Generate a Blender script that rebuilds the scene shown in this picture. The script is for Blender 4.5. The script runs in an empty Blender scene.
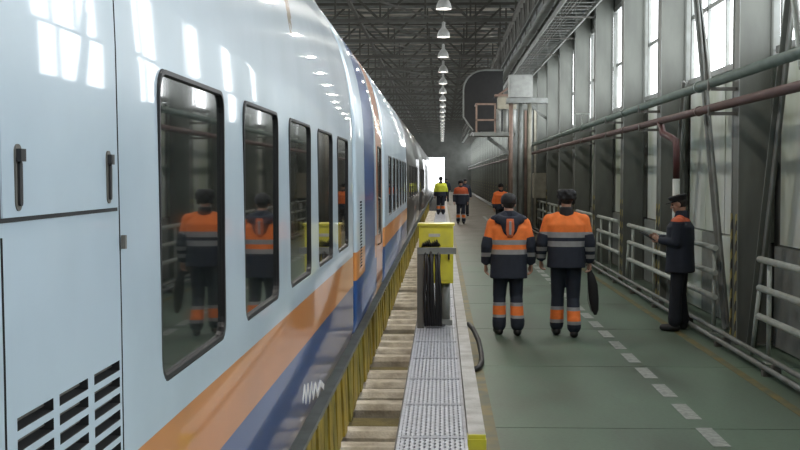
import bpy, bmesh, math, random
from mathutils import Vector, Matrix, Euler
random.seed(7)
R = math.radians
scene = bpy.context.scene
COL = scene.collection

# ------------------------------------------------------------------ camera, world, exposure
cam_d = bpy.data.cameras.new('camera'); cam = bpy.data.objects.new('camera', cam_d); COL.objects.link(cam)
cam.location = (0, 0, 2.0); cam.rotation_euler = (R(90-2.34), 0, R(2.0))
cam_d.sensor_width = 36; cam_d.lens = 54; cam_d.clip_end = 600; cam_d.clip_start = .05
scene.camera = cam
w = bpy.data.worlds.new('world'); scene.world = w; w.use_nodes = True
w.node_tree.nodes['Background'].inputs[0].default_value = (.93, .97, 1, 1)
w.node_tree.nodes['Background'].inputs[1].default_value = 3.5
scene.view_settings.view_transform = 'Standard'; scene.view_settings.look = 'None'
scene.view_settings.gamma = 1; scene.view_settings.exposure = 0.65
try: scene.view_settings.use_curve_mapping = False
except Exception: pass
WINDOW_GLOW = 3.8          # daylight coming through the frosted window panes
LAMP_POWER = 55
cy = scene.cycles
cy.max_bounces = 7; cy.diffuse_bounces = 4; cy.glossy_bounces = 4; cy.use_denoising = True
cy.caustics_reflective = False; cy.caustics_refractive = False; cy.sample_clamp_indirect = 6

# ------------------------------------------------------------------ materials
def nodes(name):
    m = bpy.data.materials.new(name); m.use_nodes = True
    return m, m.node_tree, m.node_tree.nodes['Principled BSDF']
def mat(name, c, rough=.6, metal=0, var=.12, scale=6, bump=0, bscale=40, spec=None, coat=0, dirt=None, dirt_amt=.5, stretch=(1,1,1)):
    m, t, b = nodes(name); N = t.nodes; L = t.links
    tc = N.new('ShaderNodeTexCoord'); mp = N.new('ShaderNodeMapping'); mp.inputs['Scale'].default_value = stretch
    L.new(tc.outputs['Object'], mp.inputs['Vector'])
    n = N.new('ShaderNodeTexNoise'); n.inputs['Scale'].default_value = scale; n.inputs['Detail'].default_value = 6
    L.new(mp.outputs[0], n.inputs['Vector'])
    r = N.new('ShaderNodeValToRGB'); e = r.color_ramp.elements
    d = dirt if dirt else tuple(x*(1-var*2) for x in c)
    if dirt: d = tuple(a*dirt_amt+b_*(1-dirt_amt) for a, b_ in zip(dirt, c))
    e[0].position = .3; e[0].color = (*d, 1); e[1].position = .62; e[1].color = (*c, 1)
    L.new(n.outputs[0], r.inputs[0]); L.new(r.outputs[0], b.inputs['Base Color'])
    b.inputs['Roughness'].default_value = rough; b.inputs['Metallic'].default_value = metal
    if coat: b.inputs['Coat Weight'].default_value = coat; b.inputs['Coat Roughness'].default_value = .06
    if spec is not None: b.inputs['Specular IOR Level'].default_value = spec
    if bump:
        n2 = N.new('ShaderNodeTexNoise'); n2.inputs['Scale'].default_value = bscale; n2.inputs['Detail'].default_value = 4
        L.new(mp.outputs[0], n2.inputs['Vector'])
        bp = N.new('ShaderNodeBump'); bp.inputs['Strength'].default_value = bump; bp.inputs['Distance'].default_value = .02
        L.new(n2.outputs[0], bp.inputs['Height']); L.new(bp.outputs[0], b.inputs['Normal'])
    return m
def zbands(name, bands, rough=.8, bump=.25, axis='Z', zmax=2.2):
    """constant colour bands by the mesh's own height (dyed panels and sewn tape of work clothes); bands: (upper z, colour)"""
    m, t, b = nodes(name); N = t.nodes; L = t.links
    tc = N.new('ShaderNodeTexCoord'); sp = N.new('ShaderNodeSeparateXYZ'); L.new(tc.outputs['Object'], sp.inputs[0])
    dv = N.new('ShaderNodeMath'); dv.operation = 'DIVIDE'; dv.inputs[1].default_value = zmax; L.new(sp.outputs[axis], dv.inputs[0])
    r = N.new('ShaderNodeValToRGB'); r.color_ramp.interpolation = 'CONSTANT'; e = r.color_ramp.elements
    e.remove(e[1]); e[0].position = 0; e[0].color = (*bands[0][1], 1)
    for (z0, _), (_, c) in zip(bands, bands[1:]):
        x = e.new(z0/zmax); x.color = (*c, 1)
    L.new(dv.outputs[0], r.inputs[0])
    n = N.new('ShaderNodeTexNoise'); n.inputs['Scale'].default_value = 14; n.inputs['Detail'].default_value = 5; L.new(tc.outputs['Object'], n.inputs['Vector'])
    mx = N.new('ShaderNodeMix'); mx.data_type = 'RGBA'; mx.blend_type = 'MULTIPLY'; mx.inputs[0].default_value = .35
    L.new(r.outputs[0], mx.inputs[6]); L.new(n.outputs[0], mx.inputs[7]); L.new(mx.outputs[2], b.inputs['Base Color'])
    bp = N.new('ShaderNodeBump'); bp.inputs['Strength'].default_value = bump; bp.inputs['Distance'].default_value = .03
    n3 = N.new('ShaderNodeTexNoise'); n3.inputs['Scale'].default_value = 9; L.new(tc.outputs['Object'], n3.inputs['Vector'])
    L.new(n3.outputs[0], bp.inputs['Height']); L.new(bp.outputs[0], b.inputs['Normal'])
    b.inputs['Roughness'].default_value = rough
    return m
def emit(name, c, s):
    m, t, b = nodes(name); b.inputs['Base Color'].default_value = (.8, .8, .8, 1)
    b.inputs['Emission Color'].default_value = (*c, 1); b.inputs['Emission Strength'].default_value = s
    return m

SKY_BLUE = (.54, .66, .76); ORANGE = (.70, .27, .07); BLUE = (.020, .085, .28)
def train_paint(name, vert=None, stain=False, base=SKY_BLUE, stripe=True):
    m, t, b = nodes(name); N = t.nodes; L = t.links
    tc = N.new('ShaderNodeTexCoord'); sp = N.new('ShaderNodeSeparateXYZ'); L.new(tc.outputs['Object'], sp.inputs[0])
    dv = N.new('ShaderNodeMath'); dv.operation = 'DIVIDE'; dv.inputs[1].default_value = 5; L.new(sp.outputs['Z'], dv.inputs[0])
    r = N.new('ShaderNodeValToRGB'); r.color_ramp.interpolation = 'CONSTANT'; e = r.color_ramp.elements
    e.remove(e[1]); e[0].position = 0; e[0].color = (*(BLUE if stripe else base), 1)
    if stripe:
        x = e.new(1.12/5); x.color = (*ORANGE, 1); x = e.new(1.35/5); x.color = (*base, 1)
    L.new(dv.outputs[0], r.inputs[0]); out = r.outputs[0]
    def box_mask(axis, lo, hi):
        a = N.new('ShaderNodeMath'); a.operation = 'GREATER_THAN'; a.inputs[1].default_value = lo; L.new(sp.outputs[axis], a.inputs[0])
        c = N.new('ShaderNodeMath'); c.operation = 'LESS_THAN'; c.inputs[1].default_value = hi; L.new(sp.outputs[axis], c.inputs[0])
        d = N.new('ShaderNodeMath'); d.operation = 'MULTIPLY'; L.new(a.outputs[0], d.inputs[0]); L.new(c.outputs[0], d.inputs[1]); return d.outputs[0]
    if vert:
        for lo, hi, c in vert:
            mx = N.new('ShaderNodeMix'); mx.data_type = 'RGBA'; mx.inputs[7].default_value = (*c, 1)
            L.new(box_mask('Y', lo, hi), mx.inputs[0]); L.new(out, mx.inputs[6]); out = mx.outputs[2]
    if stain:                                     # the brown drip below the roof edge
        nz = N.new('ShaderNodeTexNoise'); nz.inputs['Scale'].default_value = 12; L.new(tc.outputs['Object'], nz.inputs['Vector'])
        ma = N.new('ShaderNodeMath'); ma.operation = 'MULTIPLY'; L.new(box_mask('Y', 5.88, 6.06), ma.inputs[0]); L.new(box_mask('Z', 2.70, 3.3), ma.inputs[1])
        gt = N.new('ShaderNodeMath'); gt.operation = 'GREATER_THAN'; gt.inputs[1].default_value = .44; L.new(nz.outputs[0], gt.inputs[0])
        mb = N.new('ShaderNodeMath'); mb.operation = 'MULTIPLY'; L.new(ma.outputs[0], mb.inputs[0]); L.new(gt.outputs[0], mb.inputs[1])
        mx = N.new('ShaderNodeMix'); mx.data_type = 'RGBA'; mx.inputs[7].default_value = (.22, .17, .09, 1)
        L.new(mb.outputs[0], mx.inputs[0]); L.new(out, mx.inputs[6]); out = mx.outputs[2]
    n = N.new('ShaderNodeTexNoise'); n.inputs['Scale'].default_value = 1.4; n.inputs['Detail'].default_value = 8; L.new(tc.outputs['Object'], n.inputs['Vector'])
    cr = N.new('ShaderNodeValToRGB'); cr.color_ramp.elements[0].color = (.78, .8, .8, 1); cr.color_ramp.elements[0].position = .35; cr.color_ramp.elements[1].position = .6
    L.new(n.outputs[0], cr.inputs[0])
    mm = N.new('ShaderNodeMix'); mm.data_type = 'RGBA'; mm.blend_type = 'MULTIPLY'; mm.inputs[0].default_value = .6
    L.new(out, mm.inputs[6]); L.new(cr.outputs[0], mm.inputs[7]); L.new(mm.outputs[2], b.inputs['Base Color'])
    nb = N.new('ShaderNodeTexNoise'); nb.inputs['Scale'].default_value = 1.1; nb.inputs['Detail'].default_value = 1.5; L.new(tc.outputs['Object'], nb.inputs['Vector'])
    bp = N.new('ShaderNodeBump'); bp.inputs['Strength'].default_value = .07; bp.inputs['Distance'].default_value = .05
    L.new(nb.outputs[0], bp.inputs['Height']); L.new(bp.outputs[0], b.inputs['Normal'])
    b.inputs['Roughness'].default_value = .3; b.inputs['Specular IOR Level'].default_value = .3
    b.inputs['Coat Weight'].default_value = .6; b.inputs['Coat Roughness'].default_value = .03
    return m

M = {}
M['dark'] = mat('dark_recess', (.02, .022, .024), .7)
M['rubber'] = mat('black_rubber', (.018, .018, .02), .45)
M['glass'] = mat('tinted_glass', (.012, .015, .015), .02, var=0, spec=1.0, coat=.6)
M['column'] = mat('grey_column_paint', (.155, .165, .145), .5, scale=3, stretch=(1, 1, .3), dirt=(.09, .095, .085), dirt_amt=.8)
M['steel'] = mat('light_grey_steel', (.24, .255, .245), .45, scale=4, dirt=(.14, .14, .12), dirt_amt=.7)
M['dsteel'] = mat('dark_grey_steel', (.13, .125, .11), .6, scale=3)
M['white_pipe'] = mat('white_painted_pipe', (.48, .52, .49), .4, scale=5, dirt=(.3, .31, .27), dirt_amt=.6)
M['green_pipe'] = mat('grey_green_pipe', (.14, .18, .16), .4, scale=5, dirt=(.09, .12, .10), dirt_amt=.7)
M['brown_pipe'] = mat('red_brown_pipe', (.13, .08, .075), .45, scale=5, dirt=(.1, .07, .06), dirt_amt=.8)
M['red_pipe'] = mat('dark_red_pipe', (.08, .022, .022), .45)
M['panel'] = mat('pale_wall_panel', (.66, .69, .66), .55, scale=1.6, dirt=(.36, .42, .28), dirt_amt=.75, stretch=(1, 1, .45))
M['wall'] = mat('grey_wall_sheet', (.13, .135, .125), .7, scale=1.2, dirt=(.07, .075, .065), dirt_amt=.7)
M['yellow'] = mat('worn_yellow_paint', (.48, .35, .05), .5, scale=5, dirt=(.12, .10, .05), dirt_amt=.7, bump=.3)
M['yellow_box'] = mat('yellow_enamel', (.72, .66, .06), .35, scale=6, dirt=(.45, .42, .08), dirt_amt=.6)
M['concrete'] = mat('worn_concrete', (.48, .46, .41), .75, scale=7, dirt=(.22, .2, .16), dirt_amt=.8, bump=.5)
M['sleeper'] = mat('sleeper_concrete', (.85, .79, .68), .8, scale=6, dirt=(.36, .3, .22), dirt_amt=.7, bump=.5)
M['ydirt'] = mat('yellowed_slab', (.26, .21, .08), .8, scale=6, dirt=(.12, .1, .05), dirt_amt=.7, bump=.5)
M['pit'] = mat('pit_ballast', (.035, .032, .028), .9, scale=20, bump=.8)
M['zinc'] = mat('galvanised_grating', (.48, .50, .55), .5, metal=.2, scale=12)
M['kerb'] = mat('worn_white_kerb', (.46, .46, .44), .6, scale=5, dirt=(.24, .23, .2), dirt_amt=.7, bump=.3)
M['road_white'] = mat('white_road_paint', (.36, .38, .36), .5, scale=14, dirt=(.14, .16, .14), dirt_amt=.8)
M['road_yellow'] = mat('worn_yellow_line', (.17, .13, .035), .55, scale=4, dirt=(.075, .09, .06), dirt_amt=1.0)
M['cable'] = mat('black_cable', (.015, .015, .016), .5)
M['box_grey'] = mat('grey_enamel_box', (.36, .37, .35), .5)
M['rust'] = mat('rust_orange_paint', (.24, .165, .13), .6)
M['beige'] = mat('beige_cabinet_paint', (.37, .35, .28), .5)
M['lamp_shell'] = mat('white_lamp_shell', (.72, .72, .70), .4)
M['lamp_glow'] = emit('lamp_glow', (1, .95, .86), 5)
M['pane'] = emit('daylit_frosted_pane', (.93, .97, 1.0), WINDOW_GLOW)
M['darkcar'] = train_paint('dark_carriage_paint', base=(.035, .033, .032), stripe=False)
M['train'] = train_paint('pale_blue_carriage_paint', stain=True)
M['train_b'] = train_paint('banded_carriage_paint', vert=[(10.95, 12.6, BLUE), (12.9, 14.07, (.62, .24, .10))])
M['train_c'] = train_paint('pale_blue_carriage_paint_two')
M['roofgrey'] = mat('carriage_underside', (.1, .1, .1), .7)
M['skin'] = mat('skin', (.42, .24, .17), .5, var=.05)
M['hair'] = mat('dark_hair', (.02, .016, .013), .7)
M['boot'] = mat('black_boot', (.015, .014, .014), .5)
M['black_cloth'] = mat('black_cloth', (.008, .008, .010), .7, bump=.4, bscale=20)

def floor_mat():
    m, t, b = nodes('green_floor_paint'); N = t.nodes; L = t.links
    tc = N.new('ShaderNodeTexCoord'); mp = N.new('ShaderNodeMapping'); mp.inputs['Scale'].default_value = (1, .3, 1)
    L.new(tc.outputs['Object'], mp.inputs[0])
    n = N.new('ShaderNodeTexNoise'); n.inputs['Scale'].default_value = 1.5; n.inputs['Detail'].default_value = 9; n.inputs['Roughness'].default_value = .62
    L.new(mp.outputs[0], n.inputs['Vector'])
    r = N.new('ShaderNodeValToRGB'); e = r.color_ramp.elements
    e[0].position = .30; e[0].color = (.085, .105, .075, 1); e[1].position = .66; e[1].color = (.145, .215, .155, 1)
    x = e.new(.47); x.color = (.115, .160, .118, 1)
    L.new(n.outputs[0], r.inputs[0])
    b.inputs['Specular IOR Level'].default_value = .3
    n2 = N.new('ShaderNodeTexNoise'); n2.inputs['Scale'].default_value = 30; n2.inputs['Detail'].default_value = 6; L.new(tc.outputs['Object'], n2.inputs['Vector'])
    mx = N.new('ShaderNodeMix'); mx.data_type = 'RGBA'; mx.blend_type = 'MULTIPLY'; mx.inputs[0].default_value = .35
    L.new(r.outputs[0], mx.inputs[6]); L.new(n2.outputs[0], mx.inputs[7])
    # the floor colour turns dark brownish further along the aisle
    sp = N.new('ShaderNodeSeparateXYZ'); L.new(tc.outputs['Object'], sp.inputs[0])
    mr = N.new('ShaderNodeMapRange'); mr.inputs[1].default_value = 26; mr.inputs[2].default_value = 45; L.new(sp.outputs['Y'], mr.inputs[0])
    m2 = N.new('ShaderNodeMix'); m2.data_type = 'RGBA'; m2.inputs[7].default_value = (.105, .088, .062, 1)
    L.new(mr.outputs[0], m2.inputs[0]); L.new(mx.outputs[2], m2.inputs[6]); L.new(m2.outputs[2], b.inputs['Base Color'])
    rr = N.new('ShaderNodeMapRange'); rr.inputs[3].default_value = .34; rr.inputs[4].default_value = .6; L.new(n.outputs[0], rr.inputs[0]); L.new(rr.outputs[0], b.inputs['Roughness'])
    bp = N.new('ShaderNodeBump'); bp.inputs['Strength'].default_value = .08; bp.inputs['Distance'].default_value = .01; L.new(n2.outputs[0], bp.inputs['Height']); L.new(bp.outputs[0], b.inputs['Normal'])
    return m
M['floor'] = floor_mat()
def roof_mat():
    m, t, b = nodes('sooty_roof_deck'); N = t.nodes; L = t.links
    tc = N.new('ShaderNodeTexCoord'); mp = N.new('ShaderNodeMapping'); mp.inputs['Scale'].default_value = (.5, 1.6, 1)
    L.new(tc.outputs['Object'], mp.inputs[0])
    n = N.new('ShaderNodeTexNoise'); n.inputs['Scale'].default_value = 1.6; n.inputs['Detail'].default_value = 5; L.new(mp.outputs[0], n.inputs['Vector'])
    r = N.new('ShaderNodeValToRGB'); e = r.color_ramp.elements
    e[0].position = .42; e[0].color = (.10, .09, .075, 1); e[1].position = .58; e[1].color = (.60, .56, .48, 1)
    L.new(n.outputs[0], r.inputs[0]); L.new(r.outputs[0], b.inputs['Base Color']); b.inputs['Roughness'].default_value = .85
    return m
M['roof'] = roof_mat()
def hazard_mat():
    m, t, b = nodes('hazard_stripes'); N = t.nodes; L = t.links
    tc = N.new('ShaderNodeTexCoord'); sp = N.new('ShaderNodeSeparateXYZ'); L.new(tc.outputs['Object'], sp.inputs[0])
    a = N.new('ShaderNodeMath'); a.operation = 'ADD'; L.new(sp.outputs['Z'], a.inputs[0]); L.new(sp.outputs['X'], a.inputs[1])
    a2 = N.new('ShaderNodeMath'); a2.operation = 'ADD'; L.new(a.outputs[0], a2.inputs[0]); L.new(sp.outputs['Y'], a2.inputs[1])
    d = N.new('ShaderNodeMath'); d.operation = 'MULTIPLY'; d.inputs[1].default_value = 4.2; L.new(a2.outputs[0], d.inputs[0])
    f = N.new('ShaderNodeMath'); f.operation = 'FRACT'; L.new(d.outputs[0], f.inputs[0])
    g = N.new('ShaderNodeMath'); g.operation = 'GREATER_THAN'; g.inputs[1].default_value = .5; L.new(f.outputs[0], g.inputs[0])
    mx = N.new('ShaderNodeMix'); mx.data_type = 'RGBA'; mx.inputs[6].default_value = (.05, .05, .045, 1); mx.inputs[7].default_value = (.34, .29, .10, 1)
    L.new(g.outputs[0], mx.inputs[0]); L.new(mx.outputs[2], b.inputs['Base Color']); return m
M['hazard'] = hazard_mat()

# ------------------------------------------------------------------ helpers
def box(bm, x0, x1, y0, y1, z0, z1, mi=0):
    v = [bm.verts.new(p) for p in ((x0,y0,z0),(x1,y0,z0),(x1,y1,z0),(x0,y1,z0),(x0,y0,z1),(x1,y0,z1),(x1,y1,z1),(x0,y1,z1))]
    for f in ((0,3,2,1),(4,5,6,7),(0,1,5,4),(1,2,6,5),(2,3,7,6),(3,0,4,7)):
        bm.faces.new([v[i] for i in f]).material_index = mi
def bar(bm, p, q, w, h, up=(0,0,1)):
    p = Vector(p); q = Vector(q); d = (q-p).normalized(); u = Vector(up)
    if abs(d.dot(u)) > .95: u = Vector((0,1,0))
    s = d.cross(u).normalized()*w/2; t = s.cross(d).normalized()*h/2
    v = [bm.verts.new(c+a*s+b*t) for c in (p, q) for a, b in ((-1,-1),(1,-1),(1,1),(-1,1))]
    for f in ((0,1,2,3),(7,6,5,4),(0,4,5,1),(1,5,6,2),(2,6,7,3),(3,7,4,0)): bm.faces.new([v[i] for i in f])
def tube(bm, pts, r, n=10):
    pts = [Vector(p) for p in pts]; rs = r if isinstance(r, (list, tuple)) else [r]*len(pts)
    rings = []; prev = None
    for i, p in enumerate(pts):
        d = (pts[min(i+1, len(pts)-1)]-pts[max(i-1, 0)]).normalized()
        a = prev if prev is not None else (Vector((0,0,1)) if abs(d.z) < .9 else Vector((1,0,0)))
        u = d.cross(a).normalized(); v = u.cross(d).normalized(); prev = v
        rings.append([bm.verts.new(p+rs[i]*(math.cos(k*2*math.pi/n)*u+math.sin(k*2*math.pi/n)*v)) for k in range(n)])
    for a, b in zip(rings, rings[1:]):
        for k in range(n): bm.faces.new((a[k], a[(k+1)%n], b[(k+1)%n], b[k])).smooth = True
    bm.faces.new(rings[0][::-1]); bm.faces.new(rings[-1])
def loft(bm, secs, n=20, power=2.0):
    """secs: (centre, rx, ry[, axis tilt]) rings stacked; closed solid"""
    rings = []
    for c, rx, ry in secs:
        ring = []
        for k in range(n):
            a = k*2*math.pi/n; ca, sa = math.cos(a), math.sin(a)
            x = math.copysign(abs(ca)**(2/power), ca)*rx; y = math.copysign(abs(sa)**(2/power), sa)*ry
            ring.append(bm.verts.new((c[0]+x, c[1]+y, c[2])))
        rings.append(ring)
    for a, b in zip(rings, rings[1:]):
        for k in range(n): bm.faces.new((a[k], a[(k+1)%n], b[(k+1)%n], b[k]))
    bm.faces.new(rings[0][::-1]); bm.faces.new(rings[-1])
def ball(bm, c, r, seg=14):
    r = (r, r, r) if not isinstance(r, tuple) else r
    bmesh.ops.create_uvsphere(bm, u_segments=seg, v_segments=seg//2+2, radius=1, matrix=Matrix.Translation(c) @ Matrix.Diagonal((*r, 1)))
def capsule(bm, p, q, r0, r1):
    tube(bm, [p, q], [r0, r1], 12); ball(bm, p, r0, 12); ball(bm, q, r1, 12)
def rrect(y0, y1, z0, z1, r, n=5):
    out = []
    for cy_, cz, a0 in ((y1-r, z1-r, 0), (y0+r, z1-r, 90), (y0+r, z0+r, 180), (y1-r, z0+r, 270)):
        for k in range(n+1):
            a = R(a0+90*k/n); out.append((cy_+r*math.cos(a), cz+r*math.sin(a)))
    return out
def prism_x(bm, loop, x0, x1, mi=0):
    a = [bm.verts.new((x0, y, z)) for y, z in loop]; b = [bm.verts.new((x1, y, z)) for y, z in loop]; n = len(loop)
    bm.faces.new(a[::-1]).material_index = mi; bm.faces.new(b).material_index = mi
    for k in range(n): bm.faces.new((a[k], a[(k+1)%n], b[(k+1)%n], b[k])).material_index = mi
def frame_x(bm, lo, li, x0, x1):
    n = len(lo); A = [[bm.verts.new((x, y, z)) for y, z in l] for l in (lo, li) for x in (x0, x1)]
    oa, ob, ia, ib = A
    for k in range(n):
        j = (k+1) % n
        bm.faces.new((oa[k], oa[j], ob[j], ob[k])); bm.faces.new((ia[j], ia[k], ib[k], ib[j]))
        bm.faces.new((ob[k], ob[j], ib[j], ib[k])); bm.faces.new((oa[j], oa[k], ia[k], ia[j]))
def fix(bm): bmesh.ops.recalc_face_normals(bm, faces=bm.faces)
def link(name, data, parent=None):
    o = bpy.data.objects.new(name, data); COL.objects.link(o)
    if parent: o.parent = parent
    return o
def make(name, bm, m, parent=None, loc=None, smooth=None, local=None):
    """finish a bmesh as one object; loc: world origin, mesh given in world coordinates"""
    fix(bm); me = bpy.data.meshes.new(name)
    if loc is not None:
        bmesh.ops.translate(bm, verts=bm.verts, vec=-Vector(loc))
    bm.to_mesh(me); bm.free()
    for x in (m if isinstance(m, list) else [m]): me.materials.append(x)
    if smooth is not None:
        me.shade_smooth(); me.set_sharp_from_angle(angle=R(smooth))
    o = link(name, me, parent)
    if loc is not None:
        o.location = Vector(loc)-(Vector(parent.location) if parent else Vector((0,0,0)))
    elif parent: o.location = -Vector(parent.location)
    if parent and parent.parent: o.location = Vector(o.location)-0*Vector((0,0,0))
    return o
def tag(o, label=None, cat=None, group=None, kind=None):
    if label: o['label'] = label
    if cat: o['category'] = cat
    if group: o['group'] = group
    if kind: o['kind'] = kind
    return o
def thing(name, loc, label, cat, group=None, kind=None):
    o = link(name, None); o.location = loc; return tag(o, label, cat, group, kind)
def B(): return bmesh.new()
def copy_tree(o, parent=None):
    kids = list(o.children); c = o.copy(); COL.objects.link(c)
    if parent: c.parent = parent
    for k in kids: copy_tree(k, c)
    return c
ORD = ['first','second','third','fourth','fifth','sixth','seventh','eighth','ninth','tenth','eleventh','twelfth','thirteenth','fourteenth','fifteenth','sixteenth','seventeenth','eighteenth','nineteenth','twentieth','twenty-first','twenty-second','twenty-third','twenty-fourth','twenty-fifth','twenty-sixth','twenty-seventh','twenty-eighth','twenty-ninth','thirtieth']

# ------------------------------------------------------------------ floor, pit, shell
YN, YF = -14.0, 150.0
XW = 3.92; HALL_L = -14.0; ROOF = 8.8
bm = B(); box(bm, .12, XW+.3, YN, YF+30, -.5, -.03)
fl = tag(make('floor', bm, M['dsteel']), kind='structure')
joints = [YN]+[3.3+3.1*k for k in range(-5, 47)]+[YF]
joints = sorted(set([j for j in joints if YN <= j <= YF]))
for a, b_ in zip(joints, joints[1:]):
    if b_-a < .3: continue
    bm = B(); box(bm, .12, XW, a+.008, b_-.008, -.03, 0); make('floor_slab', bm, M['floor'], fl)
bm = B()
y = 6.2
dm = None
while y < 60:
    yy = y
    if dm is None:
        bm = B(); box(bm, 2.01, 2.14, yy-.33, yy+.33, .0, .003); o = make('painted_dash', bm, M['road_white'], fl, loc=(2.08, yy, 0)); dm = o
    else:
        o = dm.copy(); COL.objects.link(o); o.location = (2.08, yy, 0)
    y += 1.0
bm.free() if bm.is_valid else None
for x0, x1 in ((.33, .43), (2.98, 3.07)):
    bm = B(); box(bm, x0, x1, YN, 80, 0, .0025); make('painted_line', bm, M['road_yellow'], fl)

bm = B(); box(bm, -6.2, .12, YN, YF+30, -.6, -.36); tag(make('trim_0', bm, M['pit']), kind='structure')      # bed of the track trough
bm = B(); box(bm, HALL_L, -6.2, YN, YF, -.5, 0); tag(make('trim_1', bm, M['floor']), kind='structure')
bm = B(); box(bm, HALL_L-.3, XW+.3, YN, YF, ROOF, ROOF+.2)
ceil = tag(make('ceiling', bm, M['roof']), kind='structure')
bm = B(); box(bm, HALL_L-.3, XW+.3, YN-.3, YN, -.6, ROOF+.2); tag(make('wall_near', bm, M['wall']), kind='structure')
bm = B(); box(bm, HALL_L-.3, HALL_L, YN, YF, -.6, ROOF+.2); tag(make('wall_left', bm, M['panel']), kind='structure')
for k in range(13):  # unseen glowing windows on the left wall, added to brighten the roof
    ya = -10+12*k; bm = B(); box(bm, HALL_L, HALL_L+.06, ya, ya+8, 4.0, 4.08); box(bm, HALL_L, HALL_L+.06, ya, ya+8, 6.9, 6.98)
    for i in range(6): box(bm, HALL_L, HALL_L+.06, ya+i*1.58, ya+i*1.58+.08, 4.08, 6.9)
    f = tag(make('window_%d' % (61+k), bm, M['steel'], loc=(HALL_L, ya+4, 4)), kind='structure')
    for i in range(5):
        bm = B(); box(bm, HALL_L+.01, HALL_L+.03, ya+i*1.58+.08, ya+(i+1)*1.58, 4.08, 6.9); make('pane', bm, M['pane'], f)
bm = B()
box(bm, HALL_L-.3, -4.2, YF, YF+.3, -.6, ROOF+.2); box(bm, .3, XW+.3, YF, YF+.3, -.6, ROOF+.2); box(bm, -4.2, .3, YF, YF+.3, 4.3, ROOF+.2)
tag(make('wall_far', bm, M['wall']), kind='structure')
bm = B(); box(bm, -40, 40, YF+.3, YF+120, -.55, -.4); tag(make('snowy_ground', bm, mat('snow', (.8, .82, .85), .8)), kind='structure')

# ------------------------------------------------------------------ right wall: columns, windows, panels
COLS = [-10.1, -6.0, -1.9, 2.2, 6.0, 10.1, 14.3, 19.35, 23.3, 27.55, 31.75]
while COLS[-1] < 143: COLS.append(COLS[-1]+4.15)
wr = link('wall_right', None); wr.location = (XW, 0, 0); tag(wr, kind='structure')
bm = B(); box(bm, XW, XW+.3, YN, YF, 5.75, ROOF); box(bm, XW+.06, XW+.3, YN, YF, 0, 3.42)
make('upper_wall', bm, M['wall'], wr)
edges = [YN]+COLS+[YF]
wid = 0
panel_proto = {}
def window(y0, y1, k):
    c = (XW, (y0+y1)/2, 3.42)
    bm = B(); box(bm, XW-.06, XW+.1, y0, y1, 3.42, 3.5); box(bm, XW-.04, XW+.1, y0, y1, 5.67, 5.78)
    n = max(2, round((y1-y0)/1.25)); s = (y1-y0)/n
    for i in range(n+1): box(bm, XW, XW+.09, y0+i*s-.035, y0+i*s+.035, 3.5, 5.67)
    box(bm, XW, XW+.09, y0, y1, 4.44, 4.51)
    f = tag(make('window_%d' % k, bm, M['steel'], loc=c), kind='structure')
    pb = None
    for i in range(n):
        for z0, z1 in ((3.5, 4.44), (4.51, 5.67)):
            bm = B(); box(bm, XW+.05, XW+.07, y0+i*s+.03, y0+(i+1)*s-.03, z0, z1)
            me_o = make('pane', bm, M['pane'], f, loc=None)
for k, (a, b_) in enumerate(zip(edges, edges[1:])):
    y0 = a+.2; y1 = b_-.2
    if k == 0: y0 = a+.05
    if y1-y0 < .8: continue
    if not (k > 24 and k % 2): window(y0, y1, k+1)
    n = max(2, round((y1-y0)/1.2)) if a < 70 else 1
    s = (y1-y0)/n
    for i in range(n):
        bm = B(); ya, yb = y0+i*s+.012, y0+(i+1)*s-.012
        box(bm, XW+.012*random.random(), XW+.06, ya, yb, 1.2, 3.40); make('wall_panel', bm, M['panel'], wr)
        bm = B(); box(bm, XW-.05, XW+.06, ya, yb, .02, 1.18); make('plinth_panel', bm, M['panel'] if i % 2 else M['steel'], wr)

def column_bm(y):
    bm = B()
    box(bm, 3.50, 3.525, y-.0, y+.34, 0, ROOF)            # flange on the aisle side
    box(bm, 3.525, 3.86, y+.012, y+.028, 0, ROOF)         # plate facing along the aisle
    box(bm, 3.525, 3.86, y+.31, y+.325, 0, ROOF)
    box(bm, 3.86, 3.885, y-.0, y+.34, 0, ROOF)
    box(bm, 3.46, 3.9, y-.05, y+.39, 0, .025)
    return bm
col0 = thing('steel_column', (3.5, COLS[0], 0), 'grey steel wall column', 'column', 'grey columns along the right wall')
shaft = make('shaft', column_bm(COLS[0]), M['column'], col0)
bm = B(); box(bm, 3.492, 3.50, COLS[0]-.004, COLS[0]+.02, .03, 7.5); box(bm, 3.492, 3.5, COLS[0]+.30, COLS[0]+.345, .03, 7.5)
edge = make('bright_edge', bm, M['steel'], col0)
bm = B(); box(bm, 3.484, 3.492, COLS[0]+.02, COLS[0]+.09, .05, 1.55); hz = make('hazard_strip', bm, M['hazard'], col0)
bm = B(); box(bm, 3.484, 3.492, COLS[0]+.25, COLS[0]+.32, .05, 1.55); make('hazard_strip', bm, M['hazard'], col0)
first_seen = COLS.index(14.3)
for i, y in enumerate(COLS):
    c = col0 if i == 0 else copy_tree(col0)
    c.location.y = y
    j = i-first_seen
    if j < 0: c['label'] = 'grey steel wall column out of view, %s back from the broad one' % ORD[-j-1]
    elif j == 0: c['label'] = 'broad grey steel column with striped edges, nearest one at the right'
    else: c['label'] = 'grey steel column on the right wall, %s beyond the broad nearest column' % ORD[min(j-1, 29)]

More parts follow.
